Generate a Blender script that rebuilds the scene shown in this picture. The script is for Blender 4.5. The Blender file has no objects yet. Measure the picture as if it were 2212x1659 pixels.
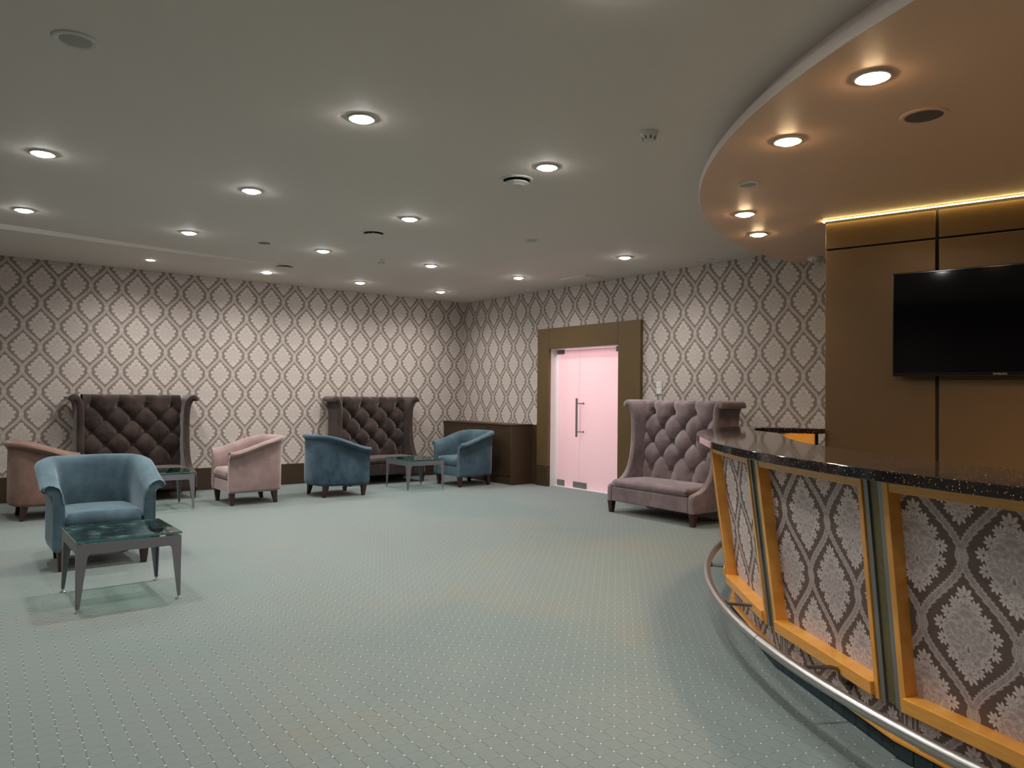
import bpy, bmesh, math, random
from mathutils import Vector, Matrix
random.seed(7)
S = bpy.context.scene
COL = S.collection
PI = math.pi
R_ = math.radians

# ------------------------------------------------------------------ camera
FPX, YAW, PITCH, ROLL = 1606.204, 0.6649892, 0.01695415, 0.0104959
cy, sy = math.cos(YAW), math.sin(YAW)
Fv = Vector((sy*math.cos(PITCH), cy*math.cos(PITCH), math.sin(PITCH)))
r0 = Vector((cy, -sy, 0)); u0 = r0.cross(Fv)
Rv = r0*math.cos(ROLL) + u0*math.sin(ROLL)
Uv = -r0*math.sin(ROLL) + u0*math.cos(ROLL)
cam = bpy.data.cameras.new('camera'); co = bpy.data.objects.new('camera', cam); COL.objects.link(co)
M = Matrix((Rv, Uv, -Fv)).transposed().to_4x4(); M.translation = Vector((0, 0, 1.36))
co.matrix_world = M
cam.sensor_width = 36; cam.lens = FPX/2212*36; cam.clip_start = .05
S.camera = co

# ------------------------------------------------------------------ world, exposure
W = bpy.data.worlds.new('world'); S.world = W; W.use_nodes = True
W.node_tree.nodes['Background'].inputs[0].default_value = (.8, .85, .9, 1)
W.node_tree.nodes['Background'].inputs[1].default_value = .02
S.view_settings.view_transform = 'Standard'; S.view_settings.look = 'None'
S.view_settings.gamma = 1; S.view_settings.use_curve_mapping = False
S.view_settings.exposure = 0.34
LAMP_W = 92.0       # watts of each ceiling lamp
LAMP_COL = (1.0, .985, .95)
WARM_W = 52.0
WARM_COL = (1.0, .66, .40)

D1, D2, HC = 10.94, 7.479, 3.012      # back wall y, right wall x, ceiling height
XL, YF = -1.9, -3.2                   # wall behind the left edge, wall behind the camera
HS = 2.85                             # underside of the curved soffit

def spot(name, loc, watts, col, size=158, blend=1.0, radius=.06, parent=None):
    l = bpy.data.lights.new(name, 'SPOT'); l.energy = watts; l.color = col
    l.spot_size = R_(size); l.spot_blend = blend; l.shadow_soft_size = radius
    o = bpy.data.objects.new(name, l); COL.objects.link(o); o.location = loc
    if parent: o.parent = parent
    return o

# lamps of the same ceiling grid that the frame does not show
for x, y in [(.55, 2.15), (.6, .2), (2.1, .2), (-.85, 2.1), (-.85, 4.1), (-.85, 6.0), (-.85, 8.0), (.6, -1.8), (2.1, -1.8), (.55,4.05)]:
    if (x, y) in [(.55, 4.05)]: continue
    spot('ceiling_lamp_light', (x, y, HC-.03), LAMP_W*(.4 if (x, y) == (.55, 2.15) else 1.0 if (x, y) == (2.1, .2) else .55 if y > 1 else .35), LAMP_COL)

# ------------------------------------------------------------------ shader helpers
class X:
    nt = None
    def __init__(s, v): s.v = v
    @staticmethod
    def m(op, *a):
        n = X.nt.nodes.new('ShaderNodeMath'); n.operation = op
        for i, q in enumerate(a):
            q = q.v if isinstance(q, X) else q
            if isinstance(q, (int, float)): n.inputs[i].default_value = q
            else: X.nt.links.new(q, n.inputs[i])
        return X(n.outputs[0])
    def __add__(s, o): return X.m('ADD', s, o)
    __radd__ = __add__
    def __sub__(s, o): return X.m('SUBTRACT', s, o)
    def __rsub__(s, o): return X.m('SUBTRACT', o, s)
    def __mul__(s, o): return X.m('MULTIPLY', s, o)
    __rmul__ = __mul__
    def __truediv__(s, o): return X.m('DIVIDE', s, o)
    def abs(s): return X.m('ABSOLUTE', s)
    def sin(s): return X.m('SINE', s)
    def cos(s): return X.m('COSINE', s)
    def sqrt(s): return X.m('SQRT', s)
    def pow(s, p): return X.m('POWER', s, p)
    def round(s): return X.m('ROUND', s)
    def lt(s, o): return X.m('LESS_THAN', s, o)
    def gt(s, o): return X.m('GREATER_THAN', s, o)
    def min(s, o): return X.m('MINIMUM', s, o)
    def max(s, o): return X.m('MAXIMUM', s, o)
def atan2(a, b): return X.m('ARCTAN2', a, b)
def sstep(a, b, x):      # 0 below a, 1 above b (a may exceed b)
    n = X.nt.nodes.new('ShaderNodeMapRange'); n.interpolation_type = 'SMOOTHSTEP'
    fl = a > b
    X.nt.links.new(x.v, n.inputs[0])
    n.inputs[1].default_value = min(a, b); n.inputs[2].default_value = max(a, b)
    n.inputs[3].default_value = 1.0 if fl else 0.0; n.inputs[4].default_value = 0.0 if fl else 1.0
    return X(n.outputs[0])
def lerp(f, a, b): return a + (b-a)*f if isinstance(b, X) or isinstance(a, X) else f*(b-a) + a
def colmix(f, a, b):
    n = X.nt.nodes.new('ShaderNodeMix'); n.data_type = 'RGBA'
    (X.nt.links.new(f.v, n.inputs[0]) if isinstance(f, X) else setattr(n.inputs[0], 'default_value', f))
    for k, q in ((6, a), (7, b)):
        if isinstance(q, tuple): n.inputs[k].default_value = (*q[:3], 1)
        else: X.nt.links.new(q, n.inputs[k])
    return n.outputs[2]
def comb(x, y, z=0.0):
    n = X.nt.nodes.new('ShaderNodeCombineXYZ')
    for i, q in enumerate((x, y, z)):
        if isinstance(q, X): X.nt.links.new(q.v, n.inputs[i])
        else: n.inputs[i].default_value = q
    return n.outputs[0]
def noise(vec, scale, detail=3, rough=.5):
    n = X.nt.nodes.new('ShaderNodeTexNoise'); n.inputs['Scale'].default_value = scale
    n.inputs['Detail'].default_value = detail; n.inputs['Roughness'].default_value = rough
    if vec is not None: X.nt.links.new(vec, n.inputs['Vector'])
    return X(n.outputs[0])
def voro(vec, scale, feat='F1', out='Distance'):
    n = X.nt.nodes.new('ShaderNodeTexVoronoi'); n.feature = feat; n.inputs['Scale'].default_value = scale
    if vec is not None: X.nt.links.new(vec, n.inputs['Vector'])
    return X(n.outputs[out])
def coord(kind='Object'):
    n = X.nt.nodes.new('ShaderNodeTexCoord'); return n.outputs[kind]
def sep(vec):
    n = X.nt.nodes.new('ShaderNodeSeparateXYZ'); X.nt.links.new(vec, n.inputs[0])
    return X(n.outputs[0]), X(n.outputs[1]), X(n.outputs[2])
def bump(h, strength=.3, dist=.005):
    n = X.nt.nodes.new('ShaderNodeBump'); n.inputs['Strength'].default_value = strength; n.inputs['Distance'].default_value = dist
    X.nt.links.new(h.v, n.inputs['Height']); return n.outputs[0]
def newmat(name):
    m = bpy.data.materials.new(name); m.use_nodes = True; X.nt = m.node_tree
    return m, m.node_tree.nodes['Principled BSDF']
def setc(b, sock, v):
    if isinstance(v, tuple): b.inputs[sock].default_value = (*v[:3], 1)
    elif isinstance(v, (int, float)): b.inputs[sock].default_value = v
    elif isinstance(v, X): X.nt.links.new(v.v, b.inputs[sock])
    else: X.nt.links.new(v, b.inputs[sock])
def srgb(r, g, b):
    f = lambda c: (c/255/12.92) if c/255 <= .04045 else ((c/255+.055)/1.055)**2.4
    return (f(r), f(g), f(b))

def simple(name, col, rough=.5, metal=0, spec=.5, var=.12, scale=8, bmp=0, bscale=200, emit=0, ecol=None):
    m, b = newmat(name)
    o = coord()
    n = noise(o, scale, 3)
    c2 = tuple(c*(1-var) for c in col)
    setc(b, 'Base Color', colmix(n, c2, tuple(min(1, c*(1+var)) for c in col)))
    setc(b, 'Roughness', rough); setc(b, 'Metallic', metal); setc(b, 'Specular IOR Level', spec)
    if bmp: setc(b, 'Normal', bump(noise(o, bscale, 2), bmp, .002))
    if emit:
        setc(b, 'Emission Color', ecol or col); setc(b, 'Emission Strength', emit)
    return m

def damask(name, dark, light, w=.3645, h=.553, stripes=None, rough=.6, fine=True):
    """woven damask wallpaper drawn with math nodes over the UVs, which are in metres"""
    m, b = newmat(name)
    U, V, _ = sep(coord('UV'))
    u = U/w; v = V/h
    ax = (u - u.round()).abs(); ay = v - v.round()
    u2 = u + .5; v2 = v + .5
    bx = (u2 - u2.round()).abs(); by = v2 - v2.round()
    wa = (ay*(2*PI)).cos()*.25 + .25
    ina = ax.lt(wa)
    x = lerp(ina, bx, ax)*w; y = lerp(ina, by, ay)*h
    sl = (ay*(2*PI)).sin()*(w/h*.5*PI)
    d = (ax-wa).abs()*w/(sl*sl+1.0).sqrt()
    # the ogee band: a chain between two cords, with small leaves outside
    leaf = (y*(2*PI*30) + x*60.0).sin().abs()*.007
    band = sstep(.0, .003, (leaf + .0125) - d)
    cord = sstep(.0030, .0008, (d-.0095).abs())
    cin = sstep(.0085, .0078, d)
    bead = sstep(.0065, .002, d)*sstep(.1, .7, (y*(2*PI*30)).sin())
    knot = sstep(.032, .027, ((x-w*.5)*(x-w*.5)*1.2 + y*y).sqrt())
    kr = (((x-w*.5)*(x-w*.5)*1.2 + y*y).sqrt()*560.0).sin()*.12
    bandv = (band*(cord*.26 + bead*.22 + .49) - cin*.12*band).max(knot*(kr+.54))
    # the medallion: a leafy core ringed with palmette leaves
    ya = y.abs()
    core = (x/.098).pow(1.35) + (ya/.140).pow(1.35)
    fl = None
    for (fx, fy, fr, ph) in [(0, .134, .040, 1.57), (.036, .103, .029, 1.0), (.068, .064, .030, .7), (.099, .020, .031, .2),
                             (.092, -.032, .029, -.3), (.060, -.074, .029, -.8), (.032, -.110, .027, -1.1), (0, -.130, .038, -1.57)]:
        dx = x-fx; dy = y-fy
        r = (dx*dx+dy*dy).sqrt(); a = atan2(dy, dx)-ph
        lob = (a*9.0).cos()
        q = r/((a.cos()*.20 + .80)*(lob*.17 + .93)*fr)
        k = sstep(1.0, .93, q)
        vv = k*(lob*.20 + .80 - sstep(.85, .98, q)*.10)*sstep(.08, .3, q)
        fl = vv if fl is None else fl.max(vv)
    incore = sstep(1.0, .95, core)
    yc = y + .02
    rr = (x*x+yc*yc).sqrt(); aa = atan2(yc, x)
    mv = comb(x, y, 0.0)
    wob = noise(mv, 26, 2, .5)
    ring = sstep(.25, .95, (rr*210.0 + (aa*7.0).sin()*1.9 + wob*9.0).sin())
    petal = sstep(-.2, .9, (aa*11.0 + (rr*70.0).sin()*1.8).sin())
    vd = voro(mv, 62, 'DISTANCE_TO_EDGE')
    fil = sstep(.0, .09, vd)
    corev = incore*(petal*.16 + ring*.20 + fil*.14 + .38)
    eye = (((x*x*2.5 + (y+.045)*(y+.045)).sqrt()-.016).abs())
    corev = (corev + incore*sstep(.0035, .0012, eye)*.3)*(1.0 - sstep(.010, .006, ((x*x*3.0 + (y+.05)*(y+.05)).sqrt()))*.6)
    val = bandv.max(corev).max(fl)
    if stripes:
        th, hw, z1 = stripes      # list of u positions, half width, upper height
        for t0 in th:
            du = (U - t0).abs()
            ins = du.lt(hw)*V.lt(z1)
            st = sstep(-.1, .35, (du*(2*PI/.019)).sin())
            val = lerp(ins, val, st*.5)
    grain = noise(coord('UV'), 900, 1)
    val2 = X.m('MINIMUM', X.m('MAXIMUM', val + (grain-.5)*.10, 0.0), 1.0)
    setc(b, 'Base Color', colmix(val2, dark, light))
    setc(b, 'Roughness', rerange(val2, .62, .42)); setc(b, 'Specular IOR Level', .35)
    setc(b, 'Normal', bump(val, .18, .002))
    return m
def rerange(x, a, b): return x*(b-a) + a

M_ = {}
M_['paper_back'] = damask('damask_wallpaper_back', (.215, .173, .145), (.66, .58, .53))
M_['paper_bar'] = damask('damask_wallpaper_bar', (.15, .10, .085), (.74, .64, .62))
def mk_carpet():
    m, b = newmat('carpet')
    g, g2, _ = sep(coord('Object'))
    px = (g - (g2-2.2)*.045 - 1.957)/.0755; py = (g2 - 2.170)/.0758
    fx = (px - px.round()).abs()*.0755; fy = (py - py.round()).abs()*.0758
    wig = (noise(coord('Object'), 60, 1)-.5)*.003
    ln = sstep(.0028, .0008, (fx+wig).abs()).max(sstep(.0024, .0008, (fy+wig).abs())*.75)
    brk = sstep(.30, .55, noise(coord('Object'), 14, 2))
    dt = sstep(.0056, .0030, (fx*fx + fy*fy).sqrt())
    n = noise(coord('Object'), 420, 2, .7); n2 = noise(coord('Object'), 1.1, 4, .55); n3 = noise(coord('Object'), .45, 2, .5)
    c = colmix(sstep(.25, .75, n), srgb(87, 97, 95), srgb(121, 132, 129))
    c = colmix(sstep(.50, .72, n2)*.38, c, srgb(116, 112, 98))
    c = colmix(sstep(.48, .30, n3)*.45, c, srgb(84, 104, 106))
    c = colmix(ln*(brk*.55+.25), c, srgb(58, 68, 66))
    c = colmix(dt*.7, c, srgb(214, 216, 200))
    setc(b, 'Base Color', c); setc(b, 'Roughness', .95); setc(b, 'Specular IOR Level', .15)
    setc(b, 'Sheen Weight', .25)
    setc(b, 'Normal', bump(n*.5 - ln*brk*.6 + dt*.6, .35, .003))
    return m
M_['carpet'] = mk_carpet()
M_['ceiling'] = simple('ceiling_paint', srgb(222, 211, 203), .75, spec=.25, var=.02, scale=.7)
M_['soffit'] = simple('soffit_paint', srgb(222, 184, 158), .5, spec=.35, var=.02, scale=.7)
M_['white_paint'] = simple('white_paint', (.72, .70, .70), .6, var=.03)
M_['plastic'] = simple('white_plastic', (.62, .60, .56), .45, var=.03)
M_['far_paint'] = simple('taupe_paint', srgb(110, 98, 88), .7, var=.04)
M_['dark_gap'] = simple('dark_gap', (.015, .013, .012), .8)
M_['bronze'] = simple('bronze_panel', srgb(104, 84, 54), .38, metal=.35, spec=.5, var=.05, scale=3, bmp=.05, bscale=500)
M_['brownboard'] = simple('brown_board', srgb(62, 46, 30), .45, metal=.1, spec=.45, var=.08, scale=4)
M_['wallbrown'] = simple('brown_wall_panel', srgb(106, 86, 62), .36, metal=.45, spec=.5, var=.06, scale=3, bmp=.04, bscale=600)
M_['edge'] = simple('panel_edge', srgb(150, 120, 80), .35, metal=.4)
M_['olive'] = simple('olive_inlay', srgb(108, 98, 62), .4, metal=.3, var=.3, scale=45, bmp=.3, bscale=90)
M_['steel'] = simple('brushed_steel', (.50, .48, .46), .33, metal=1, var=.06, scale=30)
M_['grey_metal'] = simple('grey_satin_metal', (.25, .245, .24), .42, metal=.6, var=.05, scale=20)
M_['table_metal'] = simple('silver_painted_metal', (.19, .185, .20), .42, metal=.5, var=.05, scale=12)
M_['rod_metal'] = simple('bracket_metal', (.28, .26, .24), .3, metal=1)
M_['dark_metal'] = simple('dark_metal', (.10, .095, .09), .35, metal=.9)
M_['legwood'] = simple('dark_stained_wood', srgb(58, 30, 24), .35, spec=.5, var=.35, scale=14)
M_['black_plastic'] = simple('black_gloss_plastic', (.006, .006, .007), .12, spec=.6, var=0)
def mk_screen():
    m, b = newmat('dark_screen'); setc(b, 'Base Color', (.003, .003, .005)); setc(b, 'Roughness', .13); setc(b, 'Specular IOR Level', .35)
    n = noise(coord('Object'), 2, 1); setc(b, 'Roughness', rerange(n, .05, .07)); return m
M_['screen'] = mk_screen()
def mk_wood():
    m, b = newmat('orange_beech_wood')
    x, y, z = sep(coord('UV'))
    v = comb(x*3.0, y*60.0, z)
    n = noise(v, 3, 4, .6); n2 = noise(coord('UV'), 40, 2)
    c = colmix(sstep(.3, .7, n), srgb(222, 148, 54), srgb(234, 168, 76))
    setc(b, 'Base Color', c); setc(b, 'Roughness', .34); setc(b, 'Specular IOR Level', .5)
    setc(b, 'Coat Weight', .3); setc(b, 'Coat Roughness', .2)
    return m
M_['wood'] = mk_wood()
def mk_granite():
    m, b = newmat('speckled_black_stone')
    o = coord()
    d = voro(o, 150)
    n = X.nt.nodes.new('ShaderNodeTexVoronoi'); n.inputs['Scale'].default_value = 150; X.nt.links.new(o, n.inputs['Vector'])
    cs, cs2, _ = sep(n.outputs['Color'])
    sp = sstep(.34, .2, X(n.outputs['Distance']))*cs.gt(.78)
    n2 = X.nt.nodes.new('ShaderNodeTexVoronoi'); n2.inputs['Scale'].default_value = 260; X.nt.links.new(o, n2.inputs['Vector'])
    c3, _, _ = sep(n2.outputs['Color'])
    sp2 = sstep(.4, .25, X(n2.outputs['Distance']))*c3.gt(.88)
    c = colmix(sp2*.6, (.012, .010, .010), (.20, .13, .08))
    c = colmix(sp, c, (.62, .33, .12))
    setc(b, 'Base Color', c); setc(b, 'Roughness', .06); setc(b, 'Specular IOR Level', .6)
    return m
M_['granite'] = mk_granite()
def velvet(name, dark, light, sheen=.6, scol=(1, 1, 1), bias=.5):
    m, b = newmat(name)
    o = coord()
    n = noise(o, 3.2, 4, .6); n2 = noise(o, 14, 3, .6)
    lw = X.nt.nodes.new('ShaderNodeLayerWeight'); lw.inputs[0].default_value = .35
    f = sstep(.3, .72, n*.72 + n2*.28)
    c = colmix(f*.55 + X(lw.outputs['Facing'])*.35, dark, light)
    setc(b, 'Base Color', c); setc(b, 'Roughness', .85); setc(b, 'Specular IOR Level', .15)
    setc(b, 'Sheen Weight', sheen); setc(b, 'Sheen Roughness', .35); setc(b, 'Sheen Tint', scol)
    setc(b, 'Normal', bump(noise(o, 600, 2), .15, .001))
    return m
M_['blue'] = velvet('blue_velvet', srgb(50, 68, 78), srgb(96, 118, 126), .45, (.75, .9, 1))
M_['blue_b'] = velvet('deep_blue_velvet', srgb(40, 58, 70), srgb(92, 112, 126), .4, (.75, .9, 1))
M_['pink'] = velvet('dusty_pink_velvet', srgb(128, 106, 103), srgb(174, 152, 146), .42, (1, .9, .85))
M_['rose'] = velvet('worn_rose_velvet', srgb(106, 80, 72), srgb(148, 122, 110), .3, (1, .85, .75))
M_['velvet_shaded'] = velvet('shaded_sofa_velvet', srgb(36, 28, 26), srgb(86, 72, 66), .7, (1, .92, .88))  # same cloth as the mauve sofa; shade on its nap put into the colour
M_['velvet_lit'] = velvet('lit_sofa_velvet', srgb(100, 86, 88), srgb(156, 140, 142), .5, (1, .95, .97))  # that cloth with its nap seen lit, the lightness put into the colour
M_['riser'] = simple('ribbed_dark_carpet', srgb(58, 70, 74), .95, spec=.1, var=.3, scale=300, bmp=.6, bscale=500)
def mk_glass():
    m, b = newmat('green_tinted_glass')
    nt = m.node_tree; out = [n for n in nt.nodes if n.type == 'OUTPUT_MATERIAL'][0]
    tr = nt.nodes.new('ShaderNodeBsdfTransparent'); tr.inputs[0].default_value = (.66, .84, .79, 1)
    gl = nt.nodes.new('ShaderNodeBsdfGlossy'); gl.inputs['Roughness'].default_value = .02
    fr = nt.nodes.new('ShaderNodeFresnel'); fr.inputs[0].default_value = 1.6
    n = noise(coord(), 5, 3); f = X(fr.outputs[0])*(n*.3+.95)
    mx = nt.nodes.new('ShaderNodeMixShader'); nt.links.new(f.v, mx.inputs[0]); nt.links.new(tr.outputs[0], mx.inputs[1]); nt.links.new(gl.outputs[0], mx.inputs[2])
    df = nt.nodes.new('ShaderNodeBsdfDiffuse'); df.inputs[0].default_value = (.35, .5, .48, 1)
    sm = sstep(.5, .75, noise(coord(), 9, 4, .7))*.22
    m2 = nt.nodes.new('ShaderNodeMixShader'); nt.links.new(sm.v, m2.inputs[0]); nt.links.new(mx.outputs[0], m2.inputs[1]); nt.links.new(df.outputs[0], m2.inputs[2])
    nt.links.new(m2.outputs[0], out.inputs[0]); return m
M_['glass'] = mk_glass()
M_['glass_edge'] = simple('glass_edge_green', (.03, .16, .13), .08, spec=.8)
def mk_frost():
    m, b = newmat('frosted_pink_glass')
    nt = m.node_tree; out = [n for n in nt.nodes if n.type == 'OUTPUT_MATERIAL'][0]
    n = noise(coord(), 1.5, 2)
    c = colmix(n, (.97, .79, .82), (.97, .84, .86))
    tl = nt.nodes.new('ShaderNodeBsdfTranslucent'); nt.links.new(c, tl.inputs[0])
    df = nt.nodes.new('ShaderNodeBsdfDiffuse'); nt.links.new(c, df.inputs[0])
    gl = nt.nodes.new('ShaderNodeBsdfGlossy'); gl.inputs['Roughness'].default_value = .25
    a = nt.nodes.new('ShaderNodeMixShader'); a.inputs[0].default_value = .4; nt.links.new(tl.outputs[0], a.inputs[1]); nt.links.new(df.outputs[0], a.inputs[2])
    d = nt.nodes.new('ShaderNodeMixShader'); d.inputs[0].default_value = .05; nt.links.new(a.outputs[0], d.inputs[1]); nt.links.new(gl.outputs[0], d.inputs[2])
    nt.links.new(d.outputs[0], out.inputs[0]); return m
M_['frost'] = mk_frost()
def emitter(name, col, s):
    m, b = newmat(name); setc(b, 'Base Color', (.8, .8, .8)); setc(b, 'Emission Color', col)
    e = noise(coord(), 20, 1); setc(b, 'Emission Strength', e*(s*.1) + s*.95); return m
M_['lens'] = emitter('lamp_lens_neutral', (1, .985, .95), 95)
M_['lens_warm'] = emitter('lamp_lens_warm', (1, .70, .38), 110)
M_['led'] = emitter('led_strip', (1, .72, .24), 26)
M_['dead_lens'] = simple('unlit_lens', (.35, .33, .30), .3)

# ------------------------------------------------------------------ mesh helpers
def link(o): COL.objects.link(o); return o
def mesh_obj(name, verts, faces, mat, parent=None, uvs=None, smooth=False, mats=None, fmat=None, autos=None):
    me = bpy.data.meshes.new(name); me.from_pydata([tuple(v) for v in verts], [], faces); me.validate()
    for q in (mats or [mat]): me.materials.append(q)
    if fmat:
        for p, i in zip(me.polygons, fmat): p.material_index = i
    if uvs is not None:
        ul = me.uv_layers.new(name='UVMap')
        for l in me.loops: ul.data[l.index].uv = uvs[l.vertex_index]
    bm = bmesh.new(); bm.from_mesh(me); bmesh.ops.recalc_face_normals(bm, faces=bm.faces)
    if autos is not None:
        for e in bm.edges:
            if len(e.link_faces) == 2 and e.calc_face_angle(0) > autos: e.smooth = False
    bm.to_mesh(me); bm.free()
    if smooth or autos is not None:
        for p in me.polygons: p.use_smooth = True
    o = bpy.data.objects.new(name, me); link(o)
    if parent: o.parent = parent
    return o
def box_bm(bm, x0, x1, y0, y1, z0, z1, bev=0, seg=2):
    b = bmesh.new()
    vs = [b.verts.new((x, y, z)) for x in (x0, x1) for y in (y0, y1) for z in (z0, z1)]
    for f in ((0,1,3,2),(4,6,7,5),(0,4,5,1),(2,3,7,6),(0,2,6,4),(1,5,7,3)): b.faces.new([vs[i] for i in f])
    bmesh.ops.recalc_face_normals(b, faces=b.faces)
    if bev: bmesh.ops.bevel(b, geom=b.edges[:], offset=bev, segments=seg, profile=.5, affect='EDGES')
    t = bpy.data.meshes.new('t'); b.to_mesh(t); b.free(); bm.from_mesh(t); bpy.data.meshes.remove(t)
def boxuv(me):
    ul = me.uv_layers.new(name='UVMap') if not me.uv_layers else me.uv_layers[0]
    for p in me.polygons:
        n = p.normal; k = max(range(3), key=lambda i: abs(n[i]))
        for li in p.loop_indices:
            c = me.vertices[me.loops[li].vertex_index].co
            ul.data[li].uv = ((c.y, c.z), (c.x, c.z), (c.x, c.y))[k]
def box(name, x0, x1, y0, y1, z0, z1, mat, parent=None, bev=0, seg=2):
    bm = bmesh.new(); box_bm(bm, x0, x1, y0, y1, z0, z1, bev, seg)
    return bmo(name, bm, mat, parent, smooth=False)
def bmo(name, bm, mat, parent=None, smooth=False, autos=None):
    me = bpy.data.meshes.new(name)
    if autos is not None:
        for f in bm.faces: f.smooth = True
        for e in bm.edges:
            if len(e.link_faces) == 2 and e.calc_face_angle(0) > autos: e.smooth = False
    bm.to_mesh(me); bm.free(); me.materials.append(mat); boxuv(me)
    if smooth:
        for p in me.polygons: p.use_smooth = True
    o = bpy.data.objects.new(name, me); link(o)
    if parent: o.parent = parent
    return o
def lathe(name, prof, mat, parent=None, n=32, loc=(0, 0, 0), autos=R_(35)):
    """prof: list of (r, z); revolved about z"""
    verts = []; faces = []
    for r, z in prof:
        for i in range(n):
            a = 2*PI*i/n; verts.append((r*math.cos(a)+loc[0], r*math.sin(a)+loc[1], z+loc[2]))
    for k in range(len(prof)-1):
        for i in range(n):
            j = (i+1) % n; faces.append((k*n+i, k*n+j, (k+1)*n+j, (k+1)*n+i))
    if prof[0][0] > 1e-4: pass
    return mesh_obj(name, verts, faces, mat, parent, autos=autos)
def tube(name, pts, rad, mat, parent=None, n=10, caps=True):
    pts = [Vector(p) for p in pts]; verts = []; faces = []
    up = Vector((0, 0, 1))
    for i, p in enumerate(pts):
        t = (pts[min(i+1, len(pts)-1)] - pts[max(i-1, 0)]).normalized()
        a = up if abs(t.dot(up)) < .95 else Vector((1, 0, 0))
        s = t.cross(a).normalized(); u = s.cross(t)
        rr = rad[i] if isinstance(rad, list) else rad
        for k in range(n):
            an = 2*PI*k/n; verts.append(p + s*math.cos(an)*rr + u*math.sin(an)*rr)
    for i in range(len(pts)-1):
        for k in range(n):
            j = (k+1) % n; faces.append((i*n+k, i*n+j, (i+1)*n+j, (i+1)*n+k))
    if caps: faces += [tuple(range(n)), tuple((len(pts)-1)*n+k for k in range(n))]
    return mesh_obj(name, verts, faces, mat, parent, autos=R_(50))
def empty(name, loc=(0, 0, 0), rz=0):
    o = bpy.data.objects.new(name, None); link(o); o.location = loc; o.rotation_euler = (0, 0, rz); o.empty_display_size = .1
    return o
def tag(o, label, cat, group=None):
    o['label'] = label; o['category'] = cat
    if group: o['group'] = group
    return o
def struct(o): o['kind'] = 'structure'; return o
def copy_tree(o, parent=None):
    c = o.copy(); link(c)
    if parent: c.parent = parent
    for ch in list(o.children): copy_tree(ch, c)
    return c

# ------------------------------------------------------------------ the room
def quad(name, pts, mat, uvs=None, parent=None):
    return mesh_obj(name, pts, [tuple(range(len(pts)))], mat, parent, uvs=uvs)
struct(box('floor', XL-.2, D2+2.2, YF-.2, D1+.2, -.12, 0, M_['carpet']))
# back wall, UV in metres so that a medallion centre falls at x 1.631, z 2.465
def uvwall(name, pts, fu):
    o = mesh_obj(name, pts, [tuple(range(4))], M_['paper_back'], uvs=[fu(p) for p in pts]); return o
wb = mesh_obj('wall_back', [(XL, D1, 0), (D2, D1, 0), (D2, D1, HC), (XL, D1, HC), (XL, D1+.15, 0), (D2+.15, D1+.15, 0), (D2+.15, D1+.15, HC), (XL, D1+.15, HC)],
              [(0, 1, 2, 3), (4, 5, 6, 7)], M_['paper_back'],
              uvs=[(x-1.631, z-2.465) for x, z in ((XL, 0), (D2, 0), (D2, HC), (XL, HC), (XL, 0), (D2, 0), (D2, HC), (XL, HC))])
struct(wb)
# right wall with the door opening
OY0, OY1, OZ = 7.12, 8.575, 2.09
vy = [YF, OY0, OY1, D1]; vz = [0, OZ, HC]
vs = [(D2, y, z) for y in vy for z in vz]
fs = []
for i in range(3):
    for j in range(2):
        if i == 1 and j == 0: continue
        a = i*3+j; fs.append((a, a+1, a+4, a+3))
struct(mesh_obj('wall_right', vs, fs, M_['paper_back'], uvs=[(-(y-4.406), z-2.443) for x, y, z in vs]))
struct(quad('wall_left', [(XL, YF, 0), (XL, D1, 0), (XL, D1, HC), (XL, YF, HC)], M_['far_paint']))
struct(quad('wall_front', [(XL, YF, 0), (D2, YF, 0), (D2, YF, HC), (XL, YF, HC)], M_['far_paint']))
ce = box('ceiling', XL-.1, D2+.1, YF-.1, D1+.1, HC, HC+.1, M_['ceiling']); struct(ce)
# shallow dropped strip of the ceiling along the back wall
line = [(-1.9, 8.45, .055), (0, 8.78, .052), (.52, 8.86, .05), (.91, 8.91, .047), (1.35, 8.99, .043), (1.81, 9.07, .036), (2.32, 9.15, .028), (2.87, 9.21, .020), (3.6, 9.27, .010), (4.4, 9.32, .001)]
vs = []; fs = []
for x, y, t in line: vs += [(x, y, HC+.001), (x, y+.012, HC-t), (x, D1, HC-.0005)]
for i in range(len(line)-1):
    a = i*3; fs += [(a, a+3, a+4, a+1), (a+1, a+4, a+5, a+2)]
struct(mesh_obj('trim_1', vs, fs, M_['ceiling']))
# baseboards made of boards
def boards(name, pts, h, th, axis):
    root = empty(name); struct(root)
    for a, b in pts:
        if axis == 'x': o = box('board', a+.002, b-.002, D1-th, D1, 0, h, M_['brownboard'], root, .003, 1)
        else: o = box('board', D2-th, D2, a+.002, b-.002, 0, h, M_['brownboard'], root, .003, 1)
    return root
boards('baseboard_back', [(-1.9, -.85), (-.85, .35), (.35, 1.55), (1.55, 2.75), (2.75, 3.93), (3.93, 5.12), (5.12, 6.3), (6.3, 7.09)], .31, .02, 'x')
boards('baseboard_right', [(YF, -1.5), (-1.5, 0), (0, 1.5), (1.5, 3.0), (3.0, 4.2), (4.2, 5.45), (5.45, 6.74), (8.85, 9.0)], .30, .02, 'y')
# small brown dado board between door surround and low cabinet
box('board', D2-.018, D2, 8.85, 9.0, .303, .925, M_['brownboard'], bpy.data.objects['baseboard_right'], .003, 1)

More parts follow.
